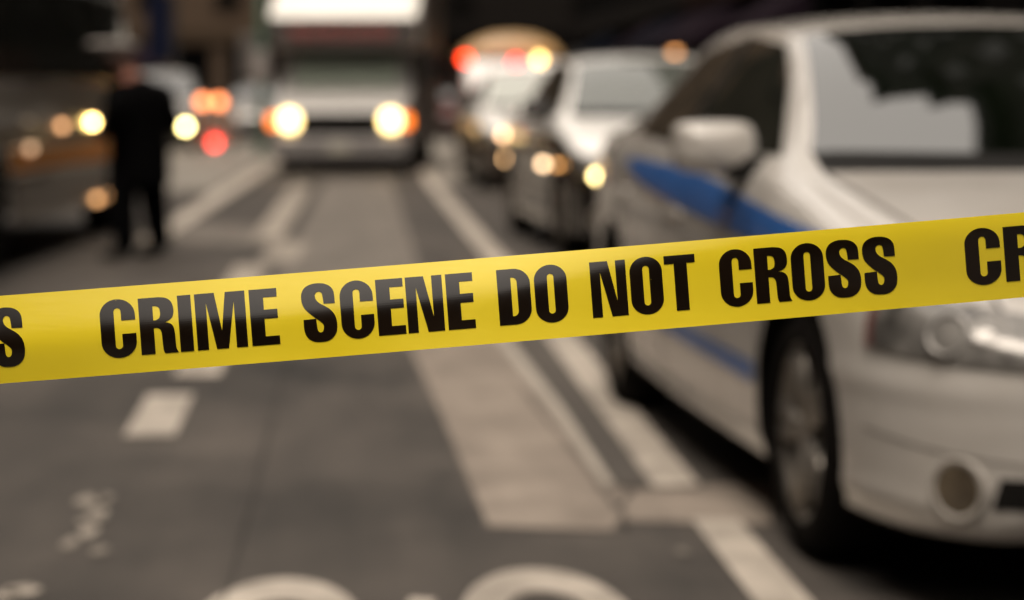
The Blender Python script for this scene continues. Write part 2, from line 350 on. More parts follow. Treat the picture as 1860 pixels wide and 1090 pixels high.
def arcp(cx, cy, rx, ry, a0, a1, n=9): return [(cx + rx * math.cos(R_(lerp(a0, a1, k / n))), cy - ry * math.sin(R_(lerp(a0, a1, k / n)))) for k in range(n + 1)]
def glyph(c):                                                       # outlines, x in px, y 0 (cap line) .. 100 (base line)
    if c == 'I': return 24.3, [[(0, 0), (24.3, 0), (24.3, 100), (0, 100)]]
    if c == 'E': return 50, [[(0, 0), (49.5, 0), (49.5, 15), (25, 15), (25, 37), (49, 37), (49, 53), (25, 53), (25, 84.5), (50, 84.5), (50, 100), (0, 100)]]
    if c == 'T': return 56, [[(0, 0), (56, 0), (56, 15), (41, 15), (41, 100), (17.3, 100), (17.3, 15), (0, 15)]]
    if c == 'N': return 66, [[(0, 0), (33, 0), (47.5, 73), (47.5, 0), (66, 0), (66, 100), (36, 100), (18.5, 19), (18.5, 100), (0, 100)]]
    if c == 'M': return 91.5, [[(0, 0), (36, 0), (46.3, 68), (56, 0), (91.5, 0), (91.5, 100), (71, 100), (71, 17), (56.5, 100), (35, 100), (20.3, 17), (20.3, 100), (0, 100)]]
    if c == 'O':
        o = arcp(30, 25, 30, 27, 0, 90) + arcp(30, 25, 30, 27, 90, 180)[1:] + arcp(30, 75, 30, 27, 180, 270) + arcp(30, 75, 30, 27, 270, 360)[1:]
        i = arcp(30, 20, 6, 6, 0, 180, 12) + arcp(30, 80, 6, 6, 180, 360, 12)
        return 60, [o, i]
    if c == 'D':
        o = [(0, 0), (30, 0)] + arcp(30, 27, 30, 27, 90, 0)[1:] + arcp(30, 73, 30, 27, 0, -90) + [(0, 100)]
        i = [(25, 15), (27, 15)] + arcp(27, 24, 9, 9, 90, 0)[1:] + arcp(27, 76, 9, 9, 0, -90) + [(25, 85)]
        return 60, [o, i]
    if c == 'C':
        o = [(64, 36)] + arcp(32, 26, 32, 28, 0, 180, 16) + arcp(32, 74, 32, 28, 180, 360, 16) + [(64, 60), (38.5, 60)] + \
            arcp(32, 80, 6.5, 6.5, 0, -180, 12) + arcp(32, 20, 6.5, 6.5, 180, 0, 12) + [(38.5, 36)]
        return 64, [o]
    if c == 'R':
        o = [(0, 0)] + [(36, 0)] + crom([(36, 0), (50, 2.5), (59, 10), (62, 23), (60, 35), (53, 42), (44, 45)], 4)[1:] + \
            crom([(44, 45), (54, 47.5), (60, 54), (62, 66), (62.3, 85), (63.5, 94), (66.5, 100)], 4)[1:] + \
            [(42.5, 100)] + crom([(42.5, 100), (40, 95), (39, 84), (38.5, 66), (36.5, 58), (32, 54.5), (25, 54)], 3)[1:] + [(25, 100), (0, 100)]
        i = [(25, 15), (30, 15)] + crom([(30, 15), (36, 18), (38, 27), (36.5, 36), (30, 40.5)], 4)[1:] + [(25, 40.5)]
        return 62, [o, i]
    if c == 'S':
        up = [(60.5, 35), (40, 34.5)] + crom([(40, 34.5), (38.6, 19), (36.6, 14.3), (32, 12.5), (27.4, 14.3), (25, 19), (26.8, 27), (33, 33.5), (42, 39), (51, 45.5), (58, 54), (61.5, 64), (62, 76), (59.5, 88), (52, 97), (42, 101.7), (31, 102.5), (19, 101.2), (9, 95.5), (3, 86.5), (1, 75), (1.2, 61)], 3)[1:]
        dn = [(24.5, 60.5)] + crom([(24.5, 60.5), (25.6, 78), (27.4, 83.4), (31.4, 85.5), (35.6, 83), (37.4, 77), (36.6, 71), (30.5, 64.6), (20, 56.5), (9.4, 46.5), (3, 38), (0, 28), (0, 17), (3.5, 8), (10, 2), (20, -1.6), (31, -2.5), (43, -1), (53, 4), (59, 12), (60.5, 22), (60.5, 35)], 3)[1:-1]
        return 62, [up + dn]
LET = [('C', 177, 241), ('R', 248, 311), ('I', 319.2, 343.5), ('M', 350.2, 441.5), ('E', 449.2, 500), ('S', 543.7, 605), ('C', 613, 673), ('E', 679, 729), ('N', 733, 799.5), ('E', 806, 855.5),
       ('D', 899, 958.5), ('O', 966, 1025.3), ('N', 1068, 1133), ('O', 1139.6, 1198.5), ('T', 1203, 1259), ('C', 1302, 1361), ('R', 1366, 1426), ('O', 1432.4, 1491.4), ('S', 1496.8, 1557), ('S', 1562.6, 1622.6)]
for ph, sc in ((-1585 * 2, 1), (-1585, 1), (0, 1), (1571, 0.985), (1571 * 2, 0.985)):
    LETTERS = MB()
    for c, a, e_ in LET:
        w0, outs = glyph(c)
        a2, e2 = (a + ph, e_ + ph)
        if a2 < S0 + 20 or e2 > S1 - 20: continue
        cu = bpy.data.curves.new('g', 'CURVE'); cu.dimensions = '2D'; cu.fill_mode = 'BOTH'
        for o_ in outs:
            sp = cu.splines.new('POLY'); sp.points.add(len(o_) - 1); sp.use_cyclic_u = True
            for k, (gx, gy) in enumerate(o_): sp.points[k].co = (a2 + gx * (e2 - a2) / w0, -gy, 0, 1)
        ob = bpy.data.objects.new('g', cu); COL.objects.link(ob)
        bpy.context.view_layer.update()
        me = bpy.data.meshes.new_from_object(ob.evaluated_get(bpy.context.evaluated_depsgraph_get()))
        bm = bmesh.new(); bm.from_mesh(me); bmesh.ops.remove_doubles(bm, verts=bm.verts, dist=1e-4)
        for q in range(-2, 104, 4):
            bmesh.ops.bisect_plane(bm, geom=bm.verts[:] + bm.edges[:] + bm.faces[:], plane_co=(0, -q - 0.37, 0), plane_no=(0, 1, 0))
        for q in range(int(a2) // 8 * 8, int(e2) + 8, 8):
            bmesh.ops.bisect_plane(bm, geom=bm.verts[:] + bm.edges[:] + bm.faces[:], plane_co=(q + .13, 0, 0), plane_no=(1, 0, 0))
        bmesh.ops.triangulate(bm, faces=bm.faces[:])
        bm.verts.index_update()
        LETTERS.add([tape_pt(v.co.x, 0.153 + 0.647 * (-v.co.y) / 100, 0.0004) for v in bm.verts], [[v.index for v in f.verts] for f in bm.faces])
        bm.free(); bpy.data.objects.remove(ob); bpy.data.curves.remove(cu); bpy.data.meshes.remove(me)
    if LETTERS.v: LETTERS.build('lettering', M['ink'], tape)

# ---------------------------------------------------------------- cars
HW = [(0, .50), (.03, .60), (.08, .69), (.16, .765), (.28, .825), (.45, .868), (.7, .893), (1.2, .905), (2.4, .912), (3.8, .90), (4.25, .865), (4.55, .79), (4.72, .68), (4.82, .50)]
ZS = [(0, .60), (.04, .63), (.12, .66), (.25, .70), (.5, .775), (.9, .87), (1.3, .945), (2.4, .985), (3.6, 1.01), (4.3, 1.03), (4.6, .98), (4.82, .84)]
ZT = [(0, .62), (.04, .67), (.12, .715), (.3, .785), (.6, .88), (1.0, .96), (1.22, .995), (1.27, 1.008), (1.30, 1.022), (1.34, 1.045), (1.5, 1.138), (1.7, 1.247), (1.9, 1.338), (2.05, 1.397), (2.2, 1.435), (2.5, 1.465), (2.9, 1.47), (3.25, 1.45), (3.5, 1.40), (3.75, 1.30), (4.0, 1.20), (4.2, 1.12), (4.4, 1.085), (4.65, 1.05), (4.76, .97), (4.82, .86)]
ZR = [(0, .61), (.04, .65), (.12, .69), (.3, .755), (.6, .845), (1.0, .93), (1.22, .975), (1.27, .988), (1.30, 1.0), (1.34, 1.018), (1.5, 1.098), (1.7, 1.20), (1.9, 1.29), (2.05, 1.345), (2.2, 1.38), (2.5, 1.405), (2.9, 1.41), (3.25, 1.39), (3.5, 1.345), (3.75, 1.25), (4.0, 1.16), (4.2, 1.09), (4.4, 1.06), (4.65, 1.02), (4.76, .95), (4.82, .84)]
HR = [(0, .42), (.12, .58), (.3, .66), (.6, .72), (1.0, .755), (1.3, .765), (1.55, .72), (1.8, .66), (2.1, .605), (2.6, .60), (3.2, .60), (3.7, .62), (4.1, .66), (4.4, .69), (4.65, .62), (4.82, .42)]
ZB = [(0, .30), (.03, .24), (.12, .19), (.4, .175), (1.5, .17), (3.8, .19), (4.5, .24), (4.82, .33)]
def half_section(u, sz=1.0):
    hw, zs, zt, zr, hr, zb = (tab(T, u) for T in (HW, ZS, ZT, ZR, HR, ZB)); hsd = hw - lerp(.03, .045, min(1, u / .5))
    P = [(0, zb), (hw * .6, zb), (hw - .07, zb + .01), (hw - .02, zb + .07), (hw - .004, zb + .2), (hw, lerp(zb, zs, .62)), (hw - .008, lerp(zb, zs, .86)), (hsd, zs),
         (lerp(hsd, hr, .28), lerp(zs, zr, .3)), (lerp(hsd, hr, .66), lerp(zs, zr, .68)), (hr + .004, zr - .008), (hr - .035, lerp(zr, zt, .28)), (hr * .72, lerp(zr, zt, .66)), (hr * .38, lerp(zr, zt, .92)), (0, zt)]
    out = []
    fade = max(0, min(1, (.95 - u) / .25))
    for x, z in crom(P, 7):                                          # moulded ridges of the front bumper
        if x > hw * .8: x += fade * (.007 * math.exp(-((z - .535) / .03)**2) + .006 * math.exp(-((z - .265) / .025)**2))
        out.append((x, z))
    return out
def car_shell(hz=1.0, roof_extra=0.0, rear_full=False):
    us = [0, .012, .03, .055, .085, .12, .16, .21, .27, .34, .42, .5, .6, .7] + [.8 + .1 * k for k in range(37)] + [4.48, 4.55, 4.61, 4.66, 4.70, 4.74, 4.77, 4.80, 4.82]
    vs = []; rows = []
    for u in us:
        h = half_section(u)
        full = [(x, z) for x, z in h] + [(-x, z) for x, z in reversed(h[1:-1])]
        row = []
        for x, z in full:
            if z > .9: z = .9 + (z - .9) * (1 + roof_extra)
            row.append(len(vs)); vs.append((x, u, z * hz))
        rows.append(row)
    n = len(rows[0]); fs = []
    for a, b_ in zip(rows, rows[1:]):
        fs += [(a[i], a[(i + 1) % n], b_[(i + 1) % n], b_[i]) for i in range(n)]
    fs += [tuple(rows[0][::-1]), tuple(rows[-1])]
    return vs, fs
def cut_arches(vs, fs, mats, wheel_u, r, depth=.27, zc=None):
    me = bpy.data.meshes.new('body'); me.from_pydata(vs, [], fs)
    for m in mats: me.materials.append(m)
    bm = bmesh.new(); bm.from_mesh(me); bmesh.ops.recalc_face_normals(bm, faces=bm.faces); bm.to_mesh(me); bm.free()
    body = bpy.data.objects.new('body', me); COL.objects.link(body)
    c = MB()
    for u in wheel_u:
        for s_ in (-1, 1):
            c.tube((s_ * (.93 - depth), u, zc or r * .93), (s_ * 1.35, u, zc or r * .93), r, n=40)
    cut = c.build('cutter', None); cut.data.materials.append(mats[0]); cut.data.materials.append(M['arch'])
    for p in cut.data.polygons: p.material_index = 1
    bo = body.modifiers.new('b', 'BOOLEAN'); bo.operation = 'DIFFERENCE'; bo.object = cut; bo.solver = 'EXACT'
    try: bo.material_mode = 'TRANSFER'
    except Exception: pass
    bpy.context.view_layer.update()
    me2 = bpy.data.meshes.new_from_object(body.evaluated_get(bpy.context.evaluated_depsgraph_get()))
    body.modifiers.clear(); body.data = me2
    bpy.data.objects.remove(cut)
    for p in me2.polygons: p.use_smooth = True
    em = body.modifiers.new('es', 'EDGE_SPLIT'); em.split_angle = R_(42)
    return body
def decal(bvh, f, n, m, d, name, mt, parent, off=.003):
    d = Vector(d).normalized(); vs = []
    for j in range(m + 1):
        for i in range(n + 1):
            p = Vector(f(i / n, j / m)); h = bvh.ray_cast(p - d * 3, d)
            if h[0] is None:
                q = bvh.find_nearest(p); h = (q[0], q[1])
            nn = h[1] if h[1].dot(d) < 0 else -h[1]
            vs.append(h[0] + nn * off)
    b = MB().add(vs, [(j * (n + 1) + i, j * (n + 1) + i + 1, (j + 1) * (n + 1) + i + 1, (j + 1) * (n + 1) + i) for j in range(m) for i in range(n)])
    return b.build(name, mt, parent, smooth=True)
def side_f(L, Rr, s_, roof_extra=0.0, hz=1.0):
    def z_(z): return (.9 + (z - .9) * (1 + roof_extra) if z > .9 else z) * hz
    def f(a, t):
        l = along(L, t); r = along(Rr, t); return (s_ * .6, lerp(l[0], r[0], a), z_(lerp(l[1], r[1], a)))
    return f
def wheel(parent, x, y, s_, r=.325, w_=.20, rimm=None, spokes=5, quick=False):
    t = MB().lathe([(r * .73, -w_ / 2), (r * .9, -w_ / 2), (r * .975, -w_ * .4), (r, -w_ * .28), (r, w_ * .28), (r * .975, w_ * .4), (r * .9, w_ / 2), (r * .73, w_ / 2), (r * .73, -w_ / 2)], (0, 0, 0), 'x', 48)
    g = empty('wheel', (x - s_ * w_ / 2, y, r)); g.parent = parent
    t.build('tyre', M['rubber'], g, smooth=True)
    o = s_ * w_ * .42
    rm = MB().lathe([(r * .75, o), (r * .72, o + s_ * .006), (r * .675, o - s_ * .004), (r * .65, o - s_ * .05), (r * .1, o - s_ * .07)], (0, 0, 0), 'x', 40)
    if not quick:
        for k in range(spokes):
            for dd in (-.16, .16):
                a = 2 * math.pi * k / spokes + dd * .6; a2 = 2 * math.pi * k / spokes + dd
                p0 = (o - s_ * .018, r * .08 * math.cos(a), r * .08 * math.sin(a)); p1 = (o - s_ * .008, r * .69 * math.cos(a2), r * .69 * math.sin(a2))
                rm.tube(p0, p1, r * .075, r * .062, 8)
        rm.lathe([(0.0001, o + s_ * .004), (r * .12, o + s_ * .002), (r * .17, o - s_ * .02), (r * .17, o - s_ * .05)], (0, 0, 0), 'x', 20)
    rm.build('rim', rimm or M['alloy'], g, smooth=True)
    return g
SIDE_W = [([(1.47, 1.025), (1.62, 1.105), (1.85, 1.23), (2.14, 1.35)], [(2.60, 1.03), (2.59, 1.12), (2.575, 1.27), (2.56, 1.385)]),
          ([(2.68, 1.03), (2.67, 1.12), (2.655, 1.27), (2.64, 1.385)], [(3.52, 1.055), (3.47, 1.14), (3.36, 1.25), (3.18, 1.345)])]
def make_car(name, label, cat, loc, rz, paint, side_paint=None, hz=1.0, roof_extra=0.0, head=None, detail=True, police=False, group=None, ws=None):
    root = empty(name, loc, rz, label, cat, group)
    vs, fs = car_shell(hz, roof_extra)
    bvh = BVHTree.FromPolygons([Vector(v) for v in vs], fs)
    body = cut_arches(vs, fs, [paint, M['arch']], (.93, 3.71), .385, zc=.345)
    body.parent = root
    if side_paint:                                                   # flanks and front below the shoulder line in a second colour
        body.data.materials.append(side_paint); k_ = len(body.data.materials) - 1
        for p in body.data.polygons:
            if p.material_index == 0 and p.center.z < (tab(ZS, p.center.y) - .015) * hz and p.center.z < (.9 if p.center.y > 1 else 9): p.material_index = k_
    ex = roof_extra
    def zz(z): return (.9 + (z - .9) * (1 + ex) if z > .9 else z) * hz
    decal(bvh, lambda a, t: ((2 * a - 1) * lerp(.745, .575, t ** .8), lerp(1.365, 2.10, t) - .05 * (1 - t) * (1 - (2 * a - 1) ** 2), 2), 24, 16, (0, 0, -1), 'windshield', ws or M['wglass'], root, .004)
    decal(bvh, lambda a, t: ((2 * a - 1) * .74, lerp(1.235, 1.375, t) - .05 * (1 - (2 * a - 1) ** 2), 2), 20, 4, (0, 0, -1), 'cowl', M['black'], root, .003)
    decal(bvh, lambda a, t: ((2 * a - 1) * lerp(.545, .60, t), lerp(3.42, 4.12, t) + .05 * (1 - (2 * a - 1) ** 2), 2), 16, 8, (0, 0, -1), 'rear_window', M['glass'], root, .004)
    for s_ in (-1, 1):
        for L_, R__ in SIDE_W:
            decal(bvh, side_f(L_, R__, s_, ex, hz), 14, 10, (-s_, 0, 0), 'side_window', M['glass'], root, .004)
        decal(bvh, side_f([(2.595, 1.028), (2.585, 1.12), (2.57, 1.27), (2.555, 1.385)], [(2.685, 1.028), (2.675, 1.12), (2.66, 1.27), (2.645, 1.385)], s_, ex, hz), 2, 8, (-s_, 0, 0), 'pillar_trim', M['black'], root, .006)
        # headlight wraps the corner, tail lamp likewise
        hl = decal(bvh, lambda a, t: (s_ * lerp(.50, .86, a ** .8), lerp(.02, .37, a), lerp(lerp(.59, .612, a), lerp(.69, .745, a), t) * hz), 14, 6, (-s_ * .62, .78, 0), 'headlight', M['lens'], root, .008)
        if head:
            MB().tube((s_ * .64, .02, .61 * hz), (s_ * .64, .10, .61 * hz), .06).build('headlight_bulb', head, hl)
        if police:
            for xx, rr_ in ((.80, .050), (.665, .045)):
                c = Vector((s_ * xx, .12, (.69 if xx > .7 else .67) * hz)); h = bvh.find_nearest(c); nn = Vector(h[1]); nn = (-nn if nn.y > 0 else nn); nn = (nn + Vector((0, -.3, 0))).normalized()
                q = Vector((0, -1, 0)).rotation_difference(nn)
                for nm_, pf, mm in (('reflector', [(rr_ * 1.08, .0), (rr_, -.016), (rr_ * .86, -.012), (rr_ * .8, -.004)], 'dull_metal'), ('bulb_housing', [(rr_ * .84, -.008), (rr_ * .5, -.011), (.001, -.012)], 'lens')):
                    b_ = MB().lathe(pf, (0, 0, 0), 'y', 24); b_.v = [tuple(q @ Vector(v) + h[0]) for v in b_.v]; b_.build(nm_, M[mm], hl, smooth=True)
        decal(bvh, lambda a, t: (s_ * lerp(.48, .85, a), lerp(4.80, 4.5, a), lerp(.70, .88, t) * hz), 8, 5, (-s_ * .62, -.78, 0), 'tail_lamp', M['redlens'], root, .006)
        if detail:
            # mirror: housing on a short foot, glass on its rear face
            mr = empty('mirror', (s_ * .95, 1.60, 1.0 * hz)); mr.parent = root
            vsm = []; prof = crom([(-.06, -.075), (-.115, -.035), (-.118, .02), (-.095, .068), (-.03, .078), (.08, .075), (.118, .062), (.125, .02), (.12, -.05), (.06, -.075)], 3, True)
            rings_ = [(-.075, .25), (-.065, .62), (-.045, .84), (-.015, .97), (.03, 1.0), (.055, .97)]
            for yy, k_ in rings_: vsm += [(s_ * (x * k_ + .01 * (1 - k_)), yy + .03, z * k_ + .045) for x, z in prof]
            n_ = len(prof); fm = [(j * n_ + i, j * n_ + (i + 1) % n_, (j + 1) * n_ + (i + 1) % n_, (j + 1) * n_ + i) for j in range(len(rings_) - 1) for i in range(n_)]
            fm += [tuple(range(n_)), tuple((len(rings_) - 1) * n_ + i for i in range(n_))]
            MB().add(vsm, fm).build('mirror_housing', side_paint or paint, mr, smooth=True)
            MB().add([(s_ * x * .9, .088, z * .9 + .045) for x, z in prof], [tuple(range(n_))]).build('mirror_glass', M['chrome'], mr)
            MB().prism([(-.03, -.05), (.04, -.05), (.03, .02), (-.03, .02)], -s_ * .16, -s_ * .02).build('mirror_foot', M['black'], mr, bevel=.01)
        for u in (.93, 3.71):
            wheel(root, s_ * .885, u, s_, quick=not detail)
        if detail:
            for u0, z0 in ((2.35, .80), (3.32, .83)):
                MB().box(s_ * .905 - .015, s_ * .905 + .015, u0, u0 + .2, z0 * hz, (z0 + .028) * hz).build('door_handle', paint, root, bevel=.01)
            for pl in ([(1.30, .24), (1.285, .5), (1.30, .88)], [(2.64, .24), (2.64, .6), (2.64, .95)], [(3.30, .30), (3.42, .6), (3.60, .98)]):
                decal(bvh, side_f(pl, [(p_[0] + .012, p_[1]) for p_ in pl], s_, 0, hz), 1, 14, (-s_, 0, 0), 'door_seam', M['seam'], root, .0025)
    # front: upper grille, lower grille, plate
    decal(bvh, lambda a, t: ((2 * a - 1) * lerp(.30, .36, t), 0, lerp(.50, .62, t) * hz), 12, 5, (0, 1, 0), 'upper_grille', M['black'], root, .006)
    decal(bvh, lambda a, t: ((2 * a - 1) * lerp(.665, .65, t), 0, lerp(.28, .352, t) * hz), 14, 4, (0, 1, 0), 'lower_grille', M['black'], root, .006)
    if detail:
        for z_ in (.292, .33):
            decal(bvh, lambda a, t: ((2 * a - 1) * .58, 0, (z_ + .012 * t) * hz), 14, 1, (0, 1, 0), 'grille_bar', M['bezel'], root, .012)
        for s_ in (-1, 1):
            c = Vector((s_ * .755, .10, .315 * hz)); h = bvh.find_nearest(c); nn = Vector(h[1]);
            if nn.y > 0: nn = -nn
            nn = (nn + Vector((0, 0, -nn.z))).normalized()
            q = Vector((0, -1, 0)).rotation_difference(nn)
            def rot(prof):
                bb = MB().lathe(prof, (0, 0, 0), 'y', 28); bb.v = [tuple(q @ Vector(v) + h[0]) for v in bb.v]; return bb
            fl = rot([(.077, .02), (.075, -.005), (.068, -.008), (.058, -.005), (.056, .002)]).build('fog_lamp_or_glint', M['bezel'], root, smooth=True)
            rot([(.059, -.0045), (.038, -.007), (.001, -.008)]).build('fog_lamp_lens', M['fog'], fl, smooth=True)
    return root, bvh

pc, bv = make_car('police_car', 'white police sedan with blue side stripes, the nearest car, behind the tape', 'police car', (2.043, 4.649, 0), R_(3.4), M['white_paint'], police=True, group=None)
for s_ in (-1, 1):
    # wide upper stripe, tapering towards the rear, a darker emblem in it, thin lower stripe
    st = decal(bv, (lambda a, t, s_=s_: (s_ * .6, lerp(.84 + .0 * t, 3.42, a) - .05 * t * (1 - a), lerp(tab([(0, .775), (.6, .845), (.9, .90), (1, .945)], a), tab([(0, .845), (.6, .955), (.9, .965), (1, .965)], a), t))), 60, 6, (-s_, 0, 0), 'blue_stripe', M['blue'], pc, .004)
    decal(bv, side_f([(1.40, .80), (1.40, .84), (1.42, .885)], [(1.66, .81), (1.66, .85), (1.64, .90)], s_), 4, 4, (-s_, 0, 0), 'emblem', M['shield'], st, .006)
    decal(bv, side_f([(1.34, .40), (1.34, .43), (1.34, .46)], [(3.28, .43), (3.28, .45), (3.28, .475)], s_), 20, 2, (-s_, 0, 0), 'blue_stripe', M['blue'], pc, .004)
# lips on the front bumper and the marker lamp at the headlight's end
for s_ in (-1, 1):
    decal(bv, side_f([(.375, .61), (.38, .66), (.385, .735)], [(.405, .61), (.41, .66), (.415, .725)], s_), 2, 6, (-s_, 0, 0), 'side_marker', M['pinklens'], pc, .009)
for s_ in (-1, 1):
    decal(bv, lambda a, t, s_=s_: (s_ * lerp(.30, .87, a), lerp(.0, .40, a ** 1.5), lerp(.352, .415, a) + .005 * t), 16, 1, (-s_ * .62, .78, 0), 'bumper_seam', M['softseam'], pc, .003)
    decal(bv, lambda a, t, s_=s_: (s_ * (lerp(.60, .735, a) + .008 * t), lerp(.12, 1.22, a), 2), 24, 1, (0, 0, -1), 'hood_seam', M['seam'], pc, .003)
MB().prism([(0, .172), (.5, .15), (.5, .172), (.03, .2)], -.5, .5).build('bumper_lip', M['black'], pc)
for x0, x1 in ((-.58, .02), (-.05, .52)):
    MB().tube((x0, 1.27, .985), (x1, 1.37, 1.03), .012, .008, 8).build('wiper', M['black'], pc)
# engine bay, cabin floor and chassis keep the underside dark
MB().box(-.78, .78, .5, 4.4, .16, .25).build('underbody', M['arch'], pc)

# second car: pale roof and hood, dark flanks, lit headlight
c2, b2 = make_car('parked_car', 'sedan with white hood and roof and dark doors, parked right behind the police car', 'car', (2.33, 15.0, 0), R_(3.6), M['bright_white'], side_paint=M['black_paint'], ws=mat('glass_painted_pale_sheen', (.09, .10, .09), .03, spec=1.0, coat=1.0), hz=1.035, group='cars parked along the right kerb')  # windshield base colour raised to imitate reflected sky
MB().box(-.78, .78, .5, 4.4, .16, .25).build('underbody', M['arch'], c2)

def world_of(root): return Matrix.Translation(root.location) @ Matrix.Rotation(root.rotation_euler.z, 4, 'Z')
def marker(parent, p, r, m, name='glint_lamp'):                     # a small domed lamp at world point p, facing the camera's end of the street
    r *= .72; bs = m.node_tree.nodes['Principled BSDF'].inputs['Emission Strength']; bs.default_value *= 1.8   # small bright sources give crisp out-of-focus discs
    o = MB().lathe([(r, .03), (r, .0), (r * .92, -.012), (r * .6, -.024), (.0005, -.028)], (0, 0, 0), 'y', 20).build(name, m, parent, smooth=True)
    o.location = world_of(parent).inverted() @ Vector(p); return o
L_GOLD = lamp('lit_gold_glint', (1.0, 0.66, 0.38), 2.2)
L_AMB = lamp('lit_amber_glint', (1.0, 0.45, 0.12), 1.6)
marker(c2, at(1085, 320, 15.02), .045, lamp('lamp_a', (1.0, 0.74, 0.30), 3.6), 'headlight_bulb')
marker(c2, at(987, 298, 16.05), .035, L_GOLD)  # glints on the dark flank, added as small lit lamps
marker(c2, at(1012, 300, 15.75), .02, L_AMB)
c3, b3 = make_car('parked_car', 'white sport utility vehicle with pale windshield, parked behind the two-tone sedan', 'car', (2.28, 26.6, 0), R_(2.0), M['bright_white'], side_paint=M['brown_dark'], hz=1.02, roof_extra=.06, detail=False, ws=mat('windshield_painted_sky_sheen', (.42, .44, .40), .05, spec=1.0, coat=1.0), group='cars parked along the right kerb')  # windshield's pale colour stands in for the sky mirrored in it
marker(c3, at(915, 245, 26.62), .06, lamp('lit_lamp_b', (1.0, 0.58, 0.30), 2.3), 'headlight_bulb')
marker(c3, at(920, 288, 26.62), .06, lamp('lit_lamp_c', (1.0, 0.58, 0.26), 2.0), 'fog_lamp_or_glint')
marker(c3, at(946, 278, 26.60), .06, lamp('warm_glint', (1.0, 0.72, 0.48), 1.9), 'fog_lamp_or_glint')  # warm glint beside the grille, added as a lit lamp
c5, b5 = make_car('distant_car', 'distant dark car with one lit yellow headlight, just past the standing person', 'car', (-4.48, 46.0, 0), 0, M['silver'], side_paint=M['black_paint'], hz=1.12, roof_extra=.1, detail=False)
marker(c5, at(337, 230, 45.9), .11, lamp('lit_lamp_e', (1.0, 0.80, 0.30), 6.5), 'headlight_bulb')
make_car('distant_car', 'small grey sedan beyond the green post at the far end of the left lane', 'car', (-2.75, 54.0, 0), 0, M['silver'], detail=False)
make_car('distant_car', 'small dark red sedan between the white truck and the tan van', 'car', (2.35, 60.0, 0), 0, mat('dark_red_paint', (0.12, 0.03, 0.03), 0.3, coat=.8), detail=False)

# ---------------------------------------------------------------- white truck with its headlights on
tk = empty('box_truck', (-0.43, 32.6, 0), R_(-4.5), 'white truck with overhanging cab roof and both headlights lit', 'truck')
def xbox(b, w0, w1, y0, y1, z0, z1): return b
# cab: side outline, carried across, narrowing at the nose
cabv = [(0.0, .46), (0.0, .95), (.10, 1.01), (.95, 1.25), (1.55, 1.86), (3.0, 1.88), (3.0, .42), (1.3, .42), (1.26, .62), (1.08, .80), (.78, .80), (.60, .62), (.56, .42)]
b = MB(); n = len(cabv); vs = []
for sx in (-1, 1):
    for y, z in cabv: vs.append((sx * (lerp(.93, 1.02, min(1, y / 1.0)) - (.10 if z > 1.5 else 0)), y, z))
b.add(vs, [(i, (i + 1) % n, n + (i + 1) % n, n + i) for i in range(n)] + [tuple(range(n)), tuple(range(n, 2 * n))])
b.build('cab', mat('white_truck_paint', (0.50, 0.485, 0.47), 0.3, coat=.6, var=.04), tk, bevel=.03)
MB().prism([(1.00, 1.31), (1.50, 1.82), (1.53, 1.79), (1.03, 1.28)], -.80, .80).build('windshield', mat('green_sheen_painted_glass', (0.62, 0.70, 0.58), 0.05, spec=.8), tk).location = (0, -.035, .03)  # pale green put into the colour, as the roof pod blocks the sky sheen
for s_ in (-1, 1):
    MB().prism([(1.25, 1.36), (1.62, 1.76), (2.3, 1.78), (2.3, 1.34)], s_ * .975, s_ * 1.03).build('side_window', M['glass'], tk)
    h = MB().box(s_ * .755 - .17, s_ * .755 + .17, -.03, .05, .68, .92).build('headlight', M['chrome'], tk, bevel=.02)
    MB().lathe([(.15, .02), (.15, -.0), (.11, -.02), (.001, -.03)], (s_ * .755, -.04, .80), 'y', 24).build('headlight_bulb', M['lamp_white'], h, smooth=True)
    MB().box(s_ * 1.0 - .07, s_ * 1.0 + .05, -.02, .08, .70, .88).build('indicator', M['lamp_orange'], tk, bevel=.02)
    mr = MB().box(s_ * 1.32 - .12, s_ * 1.32 + .12, 1.12, 1.22, 1.36, 1.86).build('mirror', mat('pale_mirror_housing', (.26, .24, .23), .5) if s_ < 0 else M['black'], tk, bevel=.03)
    MB().tube((s_ * .98, 1.3, 1.45), (s_ * 1.22, 1.18, 1.5), .018, n=8).tube((s_ * .98, 1.3, 1.72), (s_ * 1.22, 1.18, 1.75), .018, n=8).build('bracket', M['black'], mr)
    wheel(tk, s_ * .99, .93, s_, r=.375, w_=.24)
    wheel(tk, s_ * 1.10, 5.1, s_, r=.375, w_=.24)
MB().box(-.60, .60, -.03, .03, .58, .92).build('grille', M['arch'], tk)
for z_ in (.72, .80, .88): MB().box(-.58, .58, -.035, -.02, z_ - .012, z_ + .012).build('grille_bar', mat('grille_bar', (.03, .028, .026), .6), tk)
MB().box(-1.02, 1.02, -.16, -.03, .25, .56).build('bumper', mat('grey_bumper', (.30, .285, .28), .35, metal=.5), tk, bevel=.03)
MB().box(-.16, .16, -.175, -.158, .33, .48).build('licence_plate', mat('pale_plate', (.42, .40, .34), .5), tk, bevel=.004)
for x0 in (-.55, .15): MB().tube((x0, 1.0, 1.315), (x0 + .42, 1.19, 1.50), .012, n=8).build('wiper', M['black'], tk)
pod = MB().prism([(.92, 1.90), (.62, 1.98), (.58, 2.30), (.64, 2.42), (1.9, 3.02), (2.0, 3.02), (2.0, 1.90)], -1.13, 1.13).build('roof_pod', M['cream'], tk, bevel=.09, seg=4)
MB().prism([(.80, 1.915), (.56, 1.99), (.52, 2.34), (.60, 2.34), (.66, 1.99), (.84, 1.915)], -1.12, 1.12).build('sign_band', M['grey'], pod, bevel=.015)
rr = random.Random(3); x = -.78; b = MB()
red = mat('faded_red_letters', (.42, .10, .09), .5)
